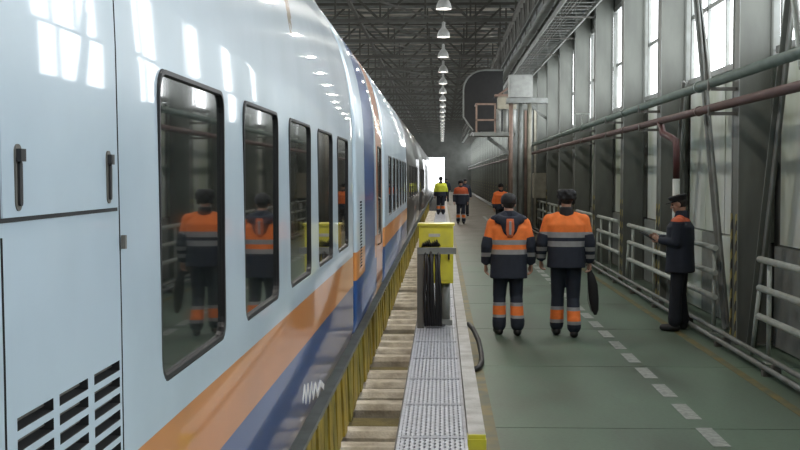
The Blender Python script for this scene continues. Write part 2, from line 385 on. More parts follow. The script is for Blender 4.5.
# diagonal braces beside the near column
def brace(p, q, lab, w=.12, m='column', parts=True):
    c = Vector(p); t = thing('diagonal_brace', c, lab, 'brace', 'slanting steel braces of the right wall')
    bm = B(); d = (Vector(q)-c).normalized(); n = Vector((1, 0, 0)); s = d.cross(n).normalized()
    bar(bm, p, q, w, .02, up=s); make('web_plate', bm, M[m], t)
    bm = B(); bar(bm, Vector(p)+s*w/2, Vector(q)+s*w/2, .014, .09, up=s); bar(bm, Vector(p)-s*w/2, Vector(q)-s*w/2, .014, .09, up=s)
    make('flange', bm, M['steel'], t)
brace((3.62, 14.1, .02), (3.62, 12.3, 4.9), 'grey slanting brace rising towards the camera from the foot of the nearest column')
brace((3.62, 15.35, .05), (3.62, 17.4, 4.7), 'pale slanting brace leaning back behind the nearest column', .1, 'steel')
brace((3.66, 16.6, 3.2), (3.66, 17.9, 5.5), 'thin dark slanting brace in front of the window behind the nearest column', .07, 'dsteel')
brace((3.60, 12.2, 3.1), (3.60, 12.9, 4.9), 'short bluish white brace at the top right corner of the picture', .08, 'white_pipe')
brace((3.62, 19.2, .02), (3.62, 18.1, 3.4), 'pale slanting brace behind the man with the tablet', .1, 'steel')

# wall rails
def rail(y0, y1, lab, x=3.44):
    t = thing('guard_rail', (x, y0, 0), lab, 'railing', 'white pipe railings along the right wall')
    for z in (1.10, .79, .48):
        bm = B(); tube(bm, [(x, y0, z), (x, y1, z)], .036); make('rail', bm, M['white_pipe'], t)
    n = max(1, round((y1-y0)/2.1))
    for i in range(n+1):
        y = y0+.25+(y1-y0-.5)*i/n
        bm = B(); tube(bm, [(x+.04, y, .0), (x+.04, y, 1.12)], .026, 8); box(bm, x-.01, x+.1, y-.06, y+.06, 0, .012); make('post', bm, M['white_pipe'], t)
    bm = B(); tube(bm, [(x, y1-.02, .80), (x, y1+.28, .02)], .024, 8); make('end_stay', bm, M['white_pipe'], t)
rail(5.5, 13.1, 'white three-bar pipe railing nearest the camera at the right edge')
rail(15.1, 22.1, 'white three-bar pipe railing behind the man with the tablet', 3.42)
for i in range(12):
    a = COLS[first_seen+2+i]; rail(a+.45, a+3.75, 'white three-bar pipe railing by the wall, %s beyond the tablet man\'s railing' % ORD[i], 3.5)

# long pipes
def pipe(name, x, z, r, m, lab, y0=-12, y1=146, step=4.15):
    t = thing(name, (x, y0, z), lab, 'pipe')
    bm = B(); tube(bm, [(x, y0, z), (x, y1, z)], r, 14); make('pipe_run', bm, m, t)
    y = 3
    while y < 60:
        bm = B(); tube(bm, [(x, y-.04, z), (x, y+.04, z)], r*1.28, 12); y += 6.1
        make('flange_collar', bm, m, t)
    for y in COLS[4:20]:
        bm = B(); box(bm, x-.03, 3.495, y+.1, y+.15, z-r-.04, z-r); box(bm, x-r-.01, x-r+.01, y+.1, y+.15, z-r-.04, z+.02)
        make('wall_bracket', bm, M['dsteel'], t)
    return t
pipe('wall_pipe', 3.22, 3.11, .058, M['green_pipe'], 'long grey-green pipe, upper of the two running along the right wall')
bp_t = pipe('wall_pipe', 3.22, 2.81, .050, M['brown_pipe'], 'long red-brown pipe just below the grey-green one on the right wall')
t = thing('drop_pipe', (3.3, 17.2, 0), 'dark red pipe bending down off the brown pipe, white below', 'pipe')
bm = B(); tube(bm, [(3.22, 17.9, 2.79), (3.24, 17.75, 2.62), (3.3, 17.45, 2.55), (3.33, 17.25, 2.5), (3.33, 17.2, 2.3), (3.33, 17.2, 1.95)], .05, 12); make('red_length', bm, M['red_pipe'], t)
bm = B(); tube(bm, [(3.33, 17.2, 1.96), (3.33, 17.2, 0)], .052, 12); make('white_length', bm, M['white_pipe'], t)
for x, z, lab in ((3.24, .075, 'pale conduit low along the wall, the one nearer the aisle'), (3.34, .13, 'pale conduit low along the wall, the one nearer the columns')):
    t = thing('floor_conduit', (x, -12, 0), lab, 'pipe')
    bm = B(); tube(bm, [(x, -12, z), (x, 140, z)], .028, 10); make('conduit', bm, M['steel'], t)
    for y in [1.5+2.1*k for k in range(30)]:
        bm = B(); box(bm, x-.04, x+.04, y, y+.08, 0, z-.02); make('support_block', bm, M['dsteel'], t)

# cable ladder and crane runway
t = thing('cable_ladder', (2.95, 0, 5.7), 'wide grey cable ladder running high along the right wall', 'cable tray')
bm = B()
for x in (2.57, 3.30): box(bm, x-.02, x+.02, -12, 110, 5.64, 5.76)
make('side_rail', bm, M['steel'], t)
rg = None
for k in range(120):
    y = 12+k*.55
    if rg is None:
        bm = B(); box(bm, 2.59, 3.28, y-.02, y+.02, 5.67, 5.685); rg = make('rung', bm, M['steel'], t, loc=(2.95, y, 5.67))
    else:
        o = rg.copy(); COL.objects.link(o); o.location.y = y
bm = B()
for x, r in ((2.7, .02), (2.77, .016), (2.84, .022), (2.93, .015)): tube(bm, [(x, -12, 5.71), (x, 110, 5.71)], r, 6)
make('cable_run', bm, M['dsteel'], t)
for k, y in enumerate(COLS[3:24]):
    bm = B(); box(bm, 2.56, 3.495, y+.1, y+.14, 5.60, 5.63); make('support_arm', bm, M['dsteel'], t)
t = thing('crane_runway', (2.4, 0, 6), 'dark lattice crane girder under the roof left of the cable ladder', 'girder')
bm = B(); box(bm, 2.30, 2.54, -12, 140, 5.86, 5.90); box(bm, 2.40, 2.44, -12, 140, 5.90, 6.2); box(bm, 2.32, 2.52, -12, 140, 6.2, 6.24); make('bottom_chord', bm, M['steel'], t)
bm = B(); box(bm, 2.30, 2.52, -12, 140, 7.1, 7.25); make('top_chord', bm, M['dsteel'], t)
for k in range(70):
    y = 2+k*2.05
    bm = B(); box(bm, 2.38, 2.46, y-.05, y+.05, 6.03, 7.1); bar(bm, (2.42, y, 6.03), (2.42, y+1.02, 7.1), .06, .06); bar(bm, (2.42, y+1.02, 7.1), (2.42, y+2.05, 6.03), .06, .06)
    make('lattice_bay', bm, M['dsteel'], t)
for y in COLS[2:]:
    bm = B(); box(bm, 2.5, 3.495, y+.12, y+.18, 5.80, 5.86); make('corbel', bm, M['dsteel'], t)

# roof trusses
def truss_bm(y):
    bm = B(); x0, x1 = HALL_L, XW
    for z, h in ((7.15, .12), (8.55, .12)): box(bm, x0, x1, y-.06, y+.06, z-h/2, z+h/2)
    n = 12; s = (x1-x0)/n
    for i in range(n):
        a = x0+i*s; z0, z1 = (7.15, 8.55) if i % 2 == 0 else (8.55, 7.15)
        bar(bm, (a, y, z0), (a+s, y, z1), .08, .08); box(bm, a-.03, a+.03, y-.03, y+.03, 7.15, 8.55)
    return bm
tr = thing('roof_truss', (0, -8, 7), 'x', 'truss', 'steel trusses across the hall roof')
make('truss_frame', truss_bm(-8), M['dsteel'], tr)
for k in range(26):
    c = tr if k == 0 else copy_tree(tr); c.location.y = -8+6*k
    c['label'] = 'dark steel roof truss just behind the %s hanging lamp' % ORD[min(max(k-6, 0), 29)] if k >= 6 else 'dark steel roof truss overhead, out of view, %s from the near wall' % ORD[k]
pr = thing('roof_purlin', (0, -12, 8.7), 'dusty grey purlin spanning the sooty roof', 'beam', 'purlins between the roof trusses')
bm = B(); box(bm, HALL_L, XW, -12.06, -11.94, 8.25, 8.33); make('purlin_channel', bm, M['steel'], pr)
for k in range(1, 100):
    c = copy_tree(pr); c.location.y = -12+1.5*k
for x in (-10.5, -6.5, -2.8):
    t = thing('roof_tie', (x, 0, 7.3), 'long thin roof tie %s' % {-10.5:'farthest left over the hall', -6.5:'left of the train roof', -2.8:'above the train roof, nearest to the lamps'}[x], 'beam', 'long ties under the trusses')
    bm = B(); box(bm, x-.05, x+.05, YN, YF, 7.2, 7.3); make('tie_bar', bm, M['dsteel'], t)
    bm = B()
    for k in range(26): bar(bm, (x, -8+6*k, 7.25), (x+2.4, -2+6*k, 7.25), .06, .06)
    make('cross_brace', bm, M['dsteel'], t)

# lamps
LX = .04
lamp = thing('pendant_lamp', (LX, 29, 6.0), 'x', 'lamp', 'dome lamps hanging in a row over the aisle')
bm = B()
prof = [(.19, 6.0), (.185, 6.05), (.165, 6.13), (.12, 6.21), (.075, 6.26), (.05, 6.30), (.05, 6.42), (.02, 6.45)]
rings = []
for r_, z in prof: rings.append([bm.verts.new((LX+r_*math.cos(k*math.pi/10), 29+r_*math.sin(k*math.pi/10), z)) for k in range(20)])
for a, b_ in zip(rings, rings[1:]):
    for k in range(20): bm.faces.new((a[k], a[(k+1)%20], b_[(k+1)%20], b_[k])).smooth = True
make('lamp_shade', bm, M['lamp_shell'], lamp)
bm = B(); ball(bm, (LX, 29, 6.06), (.15, .15, .06), 16); make('bulb', bm, M['lamp_glow'], lamp)
bm = B(); tube(bm, [(LX, 29, 6.45), (LX, 29, ROOF)], .012, 6); make('rod', bm, M['dsteel'], lamp)
ld = bpy.data.lights.new('lamp_light', 'AREA'); ld.shape = 'DISK'; ld.size = .36; ld.energy = LAMP_POWER; ld.color = (1, .94, .85)
lo = link('lamp_light', ld, lamp); lo.location = (0, 0, -.04)
y = 29; i = 0; lamp_first = True
for k in range(-5, 20):
    c = lamp if lamp_first else copy_tree(lamp); lamp_first = False
    c.location.y = 29+5.85*k
    c['label'] = 'white dome lamp hanging over the aisle, %s counted from the top of the picture' % ORD[k] if k >= 0 else 'white dome lamp overhead out of view, %s before the first visible one' % ORD[-k-1]
for k in range(0, 9):                      # unseen lamp row over the left bay, added as fill light
    c = copy_tree(lamp); c.location = (-8.5, -6+14*k, 6.0)
    c['label'] = 'unseen white dome lamp added as fill behind the train, %s from the near end' % ORD[k]

# ------------------------------------------------------------------ train
PROF = [(-0.975, 0.612), (-0.796, 0.635), (-0.725, 0.697), (-0.702, 0.799), (-0.702, 1.064), (-0.702, 1.376), (-0.704, 1.688), (-0.708, 2.0), (-0.712, 2.273), (-0.719, 2.468), (-0.737, 2.663), (-0.771, 2.858), (-0.823, 3.045), (-0.896, 3.209), (-0.991, 3.357), (-1.102, 3.466), (-1.244, 3.552), (-1.42, 3.62), (-1.7, 3.66), (-2.05, 3.68)]
def body_bm(y0, y1, m=.0):
    half = PROF; full = half+[(-4.1-x, z) for x, z in half[::-1][1:]]
    bm = B(); rings = []
    for y, s in ((y0, .985), (y0+.03, .995), (y0+.09, 1), (y1-.22, 1), (y1-.08, .992), (y1, .97)):
        rings.append([bm.verts.new((-2.05+(x+2.05)*s, y, 2.0+(z-2.0)*s)) for x, z in full])
    n = len(full)
    for a, b_ in zip(rings, rings[1:]):
        for k in range(n): bm.faces.new((a[k], a[(k+1)%n], b_[(k+1)%n], b_[k]))
    bm.faces.new(rings[0][::-1]); bm.faces.new(rings[-1]); return bm
def cut(o, cbm):
    fix(cbm); me = bpy.data.meshes.new('cutter'); cbm.to_mesh(me); cbm.free(); me.materials.append(M['dark'])
    c = bpy.data.objects.new('cutter', me); COL.objects.link(c)
    md = o.modifiers.new('cut', 'BOOLEAN'); md.operation = 'DIFFERENCE'; md.solver = 'EXACT'; md.object = c; md.material_mode = 'TRANSFER'
    bpy.context.view_layer.update()
    me2 = bpy.data.meshes.new_from_object(o.evaluated_get(bpy.context.evaluated_depsgraph_get()))
    o.modifiers.clear(); o.data = me2; COL.objects.unlink(c); bpy.data.objects.remove(c)
    me2.shade_smooth(); me2.set_sharp_from_angle(angle=R(24))
def car(name, y0, y1, mtl, lab, wins, slots=None, seams=(), zw=(1.325, 2.35), und=True):
    t = thing(name, (-2.05, y0, 0), lab, 'train carriage', 'carriages of the train on the left')
    b = make('body', body_bm(y0, y1), mtl, t)
    bm = B(); any_ = False
    for a, c, z0, z1 in wins:
        prism_x(bm, rrect(a, c, z0, z1, .068), -.730, -.62); any_ = True
    for lp in (slots or []): prism_x(bm, lp, -.740, -.62); any_ = True
    for y, z0, z1 in seams: box(bm, -.735, -.62, y-.005, y+.005, z0, z1); any_ = True
    if any_: cut(b, bm)
    else: bm.free()
    for a, c, z0, z1 in wins:
        bm = B(); frame_x(bm, rrect(a+.002, c-.002, z0+.002, z1-.002, .066), rrect(a+.014, c-.014, z0+.014, z1-.014, .056), -.729, -.704)
        f = make('window_frame', bm, M['rubber'], t)
        bm = B(); prism_x(bm, rrect(a+.013, c-.013, z0+.013, z1-.013, .056), -.729, -.716)
        g = make('window_glass', bm, M['glass'], f); g.location = (0, 0, 0)
    return t, b
win_y = [3.43+1.285*k for k in range(5)]
wins = [(y-.45, y+.45, 1.473, 2.273) for y in win_y]
slots = []
for a, c in ((1.952, 2.138), (2.172, 2.351), (2.393, 2.585)):
    for r_ in range(13):
        z1 = 1.598-r_*.036
        slots.append([(a, z1-.022), (c, z1-.022), (c, z1), (a, z1)])
carA, bodyA = car('train_carriage', -9.0, 9.70, M['train'], 'pale blue carriage with orange and blue bands, nearest, filling the left side', wins, slots, seams=[(2.607, .75, 2.46), (1.90, .75, 1.90)])
# hatch
zs = [1.932, 2.15, 2.273, 2.468, 2.663, 2.77]
import bisect
def prof_x(z):
    for (xa, za), (xb, zb) in zip(PROF[3:], PROF[4:]):
        if za <= z <= zb: return xa+(xb-xa)*(z-za)/(zb-za)
    return -.702
def side_sheet(y0_, y1_, zs, lift):
    bm = B()
    ra = [[bm.verts.new((prof_x(z)+dx, y_, z)) for z in zs] for y_ in (y0_, y1_) for dx in (-.004, lift)]
    a0, a1, b0, b1 = ra
    for k in range(len(zs)-1):
        bm.faces.new((a1[k], b1[k], b1[k+1], a1[k+1])); bm.faces.new((a0[k], a1[k], a1[k+1], a0[k+1])); bm.faces.new((b0[k], b0[k+1], b1[k+1], b1[k]))
    bm.faces.new((a0[0], b0[0], b1[0], a1[0])); bm.faces.new((a0[-1], a1[-1], b1[-1], b0[-1]))
    return bm
zs_g = [1.924]+zs[1:-1]+[2.78]
make('hatch_gasket', side_sheet(1.89, 2.588, zs_g, .0015), M['dark'], carA)
h = make('service_hatch', side_sheet(1.896, 2.582, zs, .005), M['train'], carA); h['label'] = 'pale blue service hatch above the vent slots'
for y_ in (1.967, 2.508):
    bm = B(); prism_x(bm, rrect(y_-.015, y_+.015, 1.942, 2.053, .014), -.708, -.7005); lt = make('latch_recess', bm, M['dsteel'], h); lt.location = (0, 0, 0)
    bm = B(); prism_x(bm, rrect(y_-.007, y_+.007, 1.95, 2.024, .006), -.702, -.696); box(bm, -.702, -.692, y_-.012, y_+.012, 2.024, 2.045); lt = make('latch_handle', bm, M['rubber'], h); lt.location = (0, 0, 0)
bm = B(); box(bm, -.703, -.694, 2.605, 2.619, 1.84, 1.87); make('hinge', bm, M['dsteel'], carA)
# louvre blades behind the slots
for a, c in ((1.952, 2.138), (2.172, 2.351), (2.393, 2.585)):
    for r_ in range(13):
        z1 = 1.598-r_*.036
        bm = B(); bar(bm, (-.726, a+.003, z1-.008), (-.726, c-.003, z1-.008), .017, .003, up=(.7, 0, .7)); make('vent_slat', bm, M['dsteel'], carA)
bm = B(); box(bm, -3.2, -.95, -8.8, 9.8, .40, .61); make('underframe', bm, M['roofgrey'], carA)
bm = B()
zz = [(6.0, .86), (6.1, .92), (6.14, .83), (6.25, .90), (6.32, .80), (6.42, .88), (6.50, .79), (6.62, .84), (6.74, .76), (6.9, .80), (7.1, .74)]  # points of a white zigzag stroke low on the carriage side
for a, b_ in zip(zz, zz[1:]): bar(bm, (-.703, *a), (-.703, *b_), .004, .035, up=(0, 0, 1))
make('white_zigzag', bm, mat('zigzag_white', (.8, .8, .8), .4), carA)['label'] = 'white zigzag stroke low on the blue band'
# gap and bellows
def bellows(y0, y1, lab):
    t = thing('gangway_bellows', (-2.05, y0, 0), lab, 'bellows', 'bellows joining the carriages')
    half = [(-2.05+(x+2.05)*.93, 2.1+(z-2.1)*.95) for x, z in PROF]; full = half+[(-4.1-x, z) for x, z in half[::-1][1:]]
    bm = B(); rings = []; n = 7
    for i in range(n):
        s = 1 if i % 2 == 0 else .96
        rings.append([bm.verts.new((-2.05+(x+2.05)*s, y0+(y1-y0)*i/(n-1), 2+(z-2)*s)) for x, z in full])
    for a, b_ in zip(rings, rings[1:]):
        for k in range(len(full)): bm.faces.new((a[k], a[(k+1)%len(full)], b_[(k+1)%len(full)], b_[k]))
    bm.faces.new(rings[0][::-1]); bm.faces.new(rings[-1]); make('folded_skin', bm, M['rubber'], t)
bellows(9.71, 9.86, 'dark folded bellows just past the fifth window of the nearest carriage')
slotsB = []
for r_ in range(22):
    z1 = 1.78-r_*.0265
    slotsB.append([(10.3, z1-.015), (10.56, z1-.015), (10.56, z1), (10.3, z1)])
carB, _ = car('train_carriage', 9.87, 14.5, M['train_b'], 'short carriage with upright blue and orange bands, second in line', [(13.2, 13.9, 1.34, 2.33)], slotsB, seams=[(12.85, .85, 2.46), (14.1, .85, 2.46)])
bm = B(); tube(bm, [(-.70, 13.1, 1.25), (-.66, 13.1, 1.27), (-.66, 13.1, 1.75), (-.70, 13.1, 1.77)], .010, 6); make('door_handrail', bm, M['steel'], carB)
bellows(14.51, 14.69, 'dark folded bellows between the banded carriage and the third one')
carC, _ = car('train_carriage', 14.7, 24.3, M['train_c'], 'pale blue carriage with a row of windows, third in line beyond the banded one', [(15.9+1.359*k, 16.82+1.359*k, 1.473, 2.273) for k in range(6)])
bellows(24.31, 24.49, 'dark folded bellows at the far end of the third pale blue carriage')
y = 24.5
for k in range(6):
    wl = [(y+1.5+1.9*j, y+2.6+1.9*j, 1.5, 2.25) for j in range(5)] if k < 2 else []
    car('train_carriage', y, y+13.2, M['darkcar'] if k != 9 else M['train_c'], 'dark carriage beyond the pale blue ones, %s of the dark ones' % ORD[k], wl)
    y += 13.5

# ------------------------------------------------------------------ track trough: sleepers, rails, guard boards
t = thing('railway_track', (-2.05, -8, -.16), 'track of pale concrete sleepers with yellowed slabs under the train', 'railway track')
sm = sy = None
k = 0; y = -3.0
while y < 75:
    if k % 5 == 3:
        bm = B(); box(bm, -4.4, -.30, y-.26, y+.26, -.40, -.25); make('yellowed_slab', bm, M['ydirt'], t)
    else:
        bm = B(); z1 = -.16-random.random()*.012; dy = random.uniform(-.02, .02)
        L_ = [(y-.15+dy, -.4), (y+.15+dy, -.4), (y+.145+dy, z1-.05), (y+.10+dy, z1), (y-.10+dy, z1), (y-.145+dy, z1-.05)]
        prism_x(bm, L_, -4.4, -.30); make('sleeper', bm, M['sleeper'], t)
    y += .60; k += 1
for x in (-2.81, -1.29):
    bm = B(); box(bm, x-.07, x+.07, -8, 145, -.16, -.14); box(bm, x-.01, x+.01, -8, 145, -.14, -.03); box(bm, x-.035, x+.035, -8, 145, -.03, .01); make('rail', bm, M['dsteel'], t)
for ca in [o for o in COL.objects if o.name.startswith('train_carriage')]:
    y0 = ca.location.y
    for yw in (y0+1.6, y0+3.0):
        if yw < -5: continue
        for x in (-2.81, -1.29):
            bm = B(); tube(bm, [(x-.06, yw, .445), (x+.06, yw, .445)], .43, 20)
            make('wheel', bm, M['dsteel'], ca)
        bm = B(); tube(bm, [(-2.8, yw, .445), (-1.3, yw, .445)], .07, 8); make('axle', bm, M['dsteel'], ca)

t = thing('guard_boarding', (-.8, 3, 0), 'low wall of worn yellow boards between the train and the sleepers', 'barrier')
bm = B(); box(bm, -.895, -.81, 3, 120, .36, .40); make('grey_coping', bm, M['steel'], t)
bm = B(); box(bm, -.885, -.86, 3, 120, -.14, .36); make('backing_sheet', bm, M['dark'], t)
M['yellow2'] = mat('worn_yellow_paint_dirty', (.36, .29, .04), .55, scale=5, dirt=(.09, .08, .04), dirt_amt=.8, bump=.3)
y = 3.0; k = 0
while y < 75:
    w_ = .25; gap = .02 if k % 3 else .09
    bm = B(); x_ = -.80+random.uniform(-.012, .012); tl = random.uniform(.0, .03)
    v = []
    for yy in (y, y+w_):
        for xx, zz in ((x_-.03, -.145), (x_, -.145), (x_-tl, .37+random.uniform(-.01, .012)), (x_-tl-.03, .37)): v.append(bm.verts.new((xx, yy, zz)))
    for f in ((0,1,2,3),(7,6,5,4),(0,4,5,1),(1,5,6,2),(2,6,7,3),(3,7,4,0)): bm.faces.new([v[i] for i in f])
    make('board', bm, M['yellow'] if random.random() < .65 else M['yellow2'], t)
    y += w_+gap; k += 1

# grating walkway
GZ = .30
wk = thing('grating_walkway', (-.06, 5, GZ), 'narrow galvanised mesh walkway on legs beside the sleepers', 'walkway')
def panel(y0, L_):
    bm = B(); x0, x1 = -.285, .165; sx = .030; sy_ = .05
    sx = .030; sy_ = .09; nx = int((x1-x0)/sx); ny = int(round(L_/sy_))
    for i in range(nx):
        xa = x0+(x1-x0)*i/nx; xb = x0+(x1-x0)*(i+1)/nx; xm = (xa+xb)/2
        for j in range(ny):
            c_ = L_/ny; ya = y0+c_*(j-.5*(i % 2)); yb = min(ya+c_, y0+L_); ya = max(ya, y0); ym = (ya+yb)/2
            if yb-ya < c_*.9: continue
            # a diamond hole in a quad: frame of four strips
            o_ = [(xa, ya), (xb, ya), (xb, yb), (xa, yb)]; q = [(xm, ya+.010), (xb-.005, ym), (xm, yb-.010), (xa+.005, ym)]
            V = [bm.verts.new((*p, GZ)) for p in o_]; W = [bm.verts.new((*p, GZ)) for p in q]
            for a in range(4):
                bm.faces.new((V[a], W[(a)%4], W[(a-1)%4])); bm.faces.new((V[a], V[(a+1)%4], W[a]))
    bmesh.ops.remove_doubles(bm, verts=bm.verts, dist=.0005)
    ext = bmesh.ops.extrude_face_region(bm, geom=list(bm.faces))
    bmesh.ops.translate(bm, verts=[g for g in ext['geom'] if isinstance(g, bmesh.types.BMVert)], vec=(0, 0, -.012))
    box(bm, x0, x0+.018, y0, y0+L_, GZ-.04, GZ+.004); box(bm, x1-.018, x1, y0, y0+L_, GZ-.04, GZ+.004)
    box(bm, x0, x1, y0, y0+.02, GZ-.04, GZ+.003); box(bm, x0, x1, y0+L_-.02, y0+L_, GZ-.04, GZ+.003)
    return bm
g0 = make('mesh_panel', panel(5.5, 1.12), M['zinc'], wk, loc=(-.06, 5.5, GZ))
ys = [5.5+1.13*k for k in range(45)]
for y in ys[1:]:
    o = g0.copy(); COL.objects.link(o); o.location.y = y-wk.location.y
for y in ys:
    bm = B()
    for x in (-.27, .10): box(bm, x-.02, x+.02, y+.02, y+.06, -.36, GZ-.04)
    box(bm, -.28, .12, y+.02, y+.06, GZ-.08, GZ-.04); make('leg_frame', bm, M['dsteel'], wk)
bm = B(); box(bm, -.30, -.286, 5.5, 56, GZ-.09, GZ-.02); make('edge_angle', bm, M['dsteel'], wk)
kb = thing('kerb_beam', (.22, 7.7, 0), 'long whitish kerb beam with a yellow end between walkway and green floor', 'kerb')
for k, (a, b_) in enumerate([(7.72, 13.3)]+[(13.32+6*i, 19.3+6*i) for i in range(11)]):
    bm = B(); box(bm, .172, .285, a, b_, .0, GZ+.03); bmesh.ops.bevel(bm, geom=list(bm.edges), offset=.006, segments=1); make('kerb_length', bm, M['kerb'], kb)
bm = B(); box(bm, .172, .285, 7.70, 7.725, 0, GZ+.028); box(bm, .168, .289, 7.69, 7.9, GZ-.3, GZ+.0); make('yellow_end', bm, M['yellow_box'], kb)
bm = B(); box(bm, .10, .172, 5, 56, -.36, GZ-.045); make('kerb_foot', bm, M['concrete'], kb)

# cable stand with the yellow cabinet
t = thing('cable_stand', (-.1, 13.5, GZ), 'grey steel frame with thick black cables at the end of the near walkway', 'cable stand')
bm = B(); box(bm, -.275, -.20, 13.35, 13.43, GZ, 1.20); make('post', bm, M['dsteel'], t)
bm = B(); box(bm, -.275, .16, 13.34, 13.44, 1.13, 1.20); make('top_bar', bm, M['steel'], t)
for k in range(8):
    x = -.19+.024*k; rr = random.Random(k)
    bm = B(); tube(bm, [(x, 13.5, 1.16), (x+rr.uniform(-.01,.01), 13.36+.03*(k%3), 1.18), (x+rr.uniform(-.02,.02), 13.32-.02*(k%2), 1.0), (x+rr.uniform(-.02,.02), 13.33, .7), (x+.01, 13.34, GZ+.03), (x+.05, 13.5, GZ+.02)], .017, 8)
    make('hanging_cable', bm, M['cable'], t)
t = thing('yellow_cabinet', (-.05, 13.7, GZ), 'bright yellow electrical cabinet above the grey cable frame', 'cabinet')
bm = B(); box(bm, -.26, .13, 13.62, 13.92, .78, 1.44); bmesh.ops.bevel(bm, geom=list(bm.edges), offset=.012, segments=2)
make('cabinet_body', bm, M['yellow_box'], t)
bm = B(); box(bm, -.275, .145, 13.60, 13.94, 1.435, 1.46); make('lid', bm, M['yellow_box'], t)
bm = B(); box(bm, -.235, .105, 13.612, 13.622, .82, 1.40); d = make('door', bm, M['yellow_box'], t)
bm = B(); box(bm, .07, .09, 13.595, 13.612, 1.05, 1.15); l = make('door_handle', bm, M['rubber'], d); l.location = (0,0,0)
bm = B(); box(bm, -.15, -.02, 13.606, 13.612, 1.31, 1.345); l = make('label_plate', bm, M['kerb'], d); l.location = (0,0,0)
bm = B()
for k in range(9): tube(bm, [(-.22+.022*k, 13.6, 1.20), (-.21+.022*k, 13.585, 1.24+.012*(k % 4)), (-.2+.022*k, 13.61, 1.21)], .013, 6)
make('cable_gland', bm, M['cable'], t)
bm = B(); tube(bm, [(.04, 13.75, GZ), (.04, 13.75, .79)], .055, 12); box(bm, -.05, .12, 13.62, 13.88, GZ, GZ+.06); make('pedestal', bm, M['steel'], t)
tag(make('rubber_hose', (lambda b: (tube(b, [(.315, 14.0, .27), (.36, 13.7, .25), (.41, 13.3, .17), (.43, 12.95, .07), (.42, 12.6, .035), (.38, 12.3, .03), (.32, 12.15, .03)], .028, 10), b)[1])(B()), M['cable'], loc=(.36, 13, 0)), 'black rubber hose curling onto the green floor beside the kerb', 'hose')

# ------------------------------------------------------------------ duct, platform, boxes high on the right
DY = 44
t = thing('exhaust_duct', (1.6, DY, 3.2), 'big dark rounded duct elbow high up beyond the lamps', 'duct')
loop = []
x0, x1, z0, z1, r_ = .78, 2.22, 3.65, 5.85, .75
loop += [(x1, z0), (x1, z1)]
for k in range(9):
    a = R(90+90*k/8); loop.append((x0+r_+r_*math.cos(a), z1-r_+r_*math.sin(a)))
loop += [(x0, z0+.5), (x0+.35, z0)]
def prism_y(bm, loop, y0, y1):
    a = [bm.verts.new((x, y0, z)) for x, z in loop]; b = [bm.verts.new((x, y1, z)) for x, z in loop]; n = len(loop)
    bm.faces.new(a[::-1]); bm.faces.new(b)
    for k in range(n): bm.faces.new((a[k], a[(k+1)%n], b[(k+1)%n], b[k]))
M['duct'] = mat('black_duct_sheet', (.022, .022, .022), .8)
bm = B(); prism_y(bm, loop, DY, DY+1.0); make('elbow_body', bm, M['duct'], t)
bm = B()
pts = loop[1:]
for a, b_ in zip(pts, pts[1:]): bar(bm, (a[0], DY-.01, a[1]), (b_[0], DY-.01, b_[1]), .06, .05, up=(0,1,0))
make('rim', bm, M['steel'], t)
bm = B(); box(bm, 1.2, 1.25, DY+.4, DY+.45, 5.9, ROOF); box(bm, 2.1, 2.15, DY+.4, DY+.45, 5.9, ROOF); make('hanger', bm, M['dsteel'], t)

PY = 42.5
t = thing('service_platform', (1.9, PY, 3.4), 'small bracketed service platform with rusty orange railing under the dark duct', 'platform')
bm = B(); box(bm, 1.1, 2.5, PY-.5, PY+.8, 3.40, 3.52); make('deck', bm, M['steel'], t)
bm = B(); bar(bm, (1.6, PY, 3.36), (2.5, PY, 2.7), .12, .12); box(bm, 2.46, 2.58, PY-.07, PY+.07, 0, 3.4); make('bracket', bm, M['steel'], t)
bm = B()
for x in (1.2, 1.85): box(bm, x-.03, x+.03, PY-.48, PY-.42, 3.52, 4.5)
for z in (3.95, 4.5): box(bm, 1.17, 1.88, PY-.48, PY-.42, z-.03, z+.03)
box(bm, 1.17, 1.23, PY-.45, PY+.75, 4.47, 4.53); make('railing', bm, M['rust'], t)
t = thing('hoist_motor', (2.2, PY, 3.52), 'pale hoist gear with upright drums standing on the service platform', 'machine')
bm = B(); box(bm, 1.95, 2.6, PY-.25, PY+.3, 4.35, 4.8); make('gear_housing', bm, M['beige'], t)
bm = B()
for x in (2.0, 2.25, 2.5): tube(bm, [(x, PY, 3.52), (x, PY, 4.35)], .09, 10)
make('drum', bm, M['box_grey'], t)
bm = B(); box(bm, 1.85, 2.7, PY-.3, PY+.35, 4.78, 4.86); bar(bm, (2.0, PY-.1, 4.86), (2.5, PY-.1, 5.2), .06, .06); make('cover', bm, M['rust'], t)
t = thing('ribbed_partition', (3, 44.2, 0), 'ribbed partition of pinkish and cream uprights under the grey box', 'partition', kind=None)
for k in range(9):
    bm = B(); xx = 2.45+k*.115; box(bm, xx, xx+.085, 44.2+.04*(k % 2), 44.3, 0, 4.4); make('upright', bm, M[('rust', 'beige', 'steel', 'beige', 'column')[k % 5]], t)
bm = B(); box(bm, 2.42, 3.49, 44.3, 44.34, 0, 4.45); make('backing_sheet', bm, M['wall'], t)
t = thing('junction_box', (2.65, 40, 4.5), 'plain grey box on a shelf below the cable ladder', 'box')
bm = B(); box(bm, 2.22, 3.0, 40, 40.6, 4.6, 5.35); bmesh.ops.bevel(bm, geom=list(bm.edges), offset=.03, segments=2); make('box_body', bm, M['box_grey'], t)
bm = B(); box(bm, 2.27, 2.95, 39.985, 40, 4.66, 5.30); make('cover_plate', bm, M['box_grey'], t)
bm = B(); box(bm, 2.15, 3.5, 39.95, 40.7, 4.42, 4.58); bar(bm, (2.9, 40.3, 4.42), (3.5, 40.3, 3.9), .08, .08); make('shelf_bracket', bm, M['steel'], t)
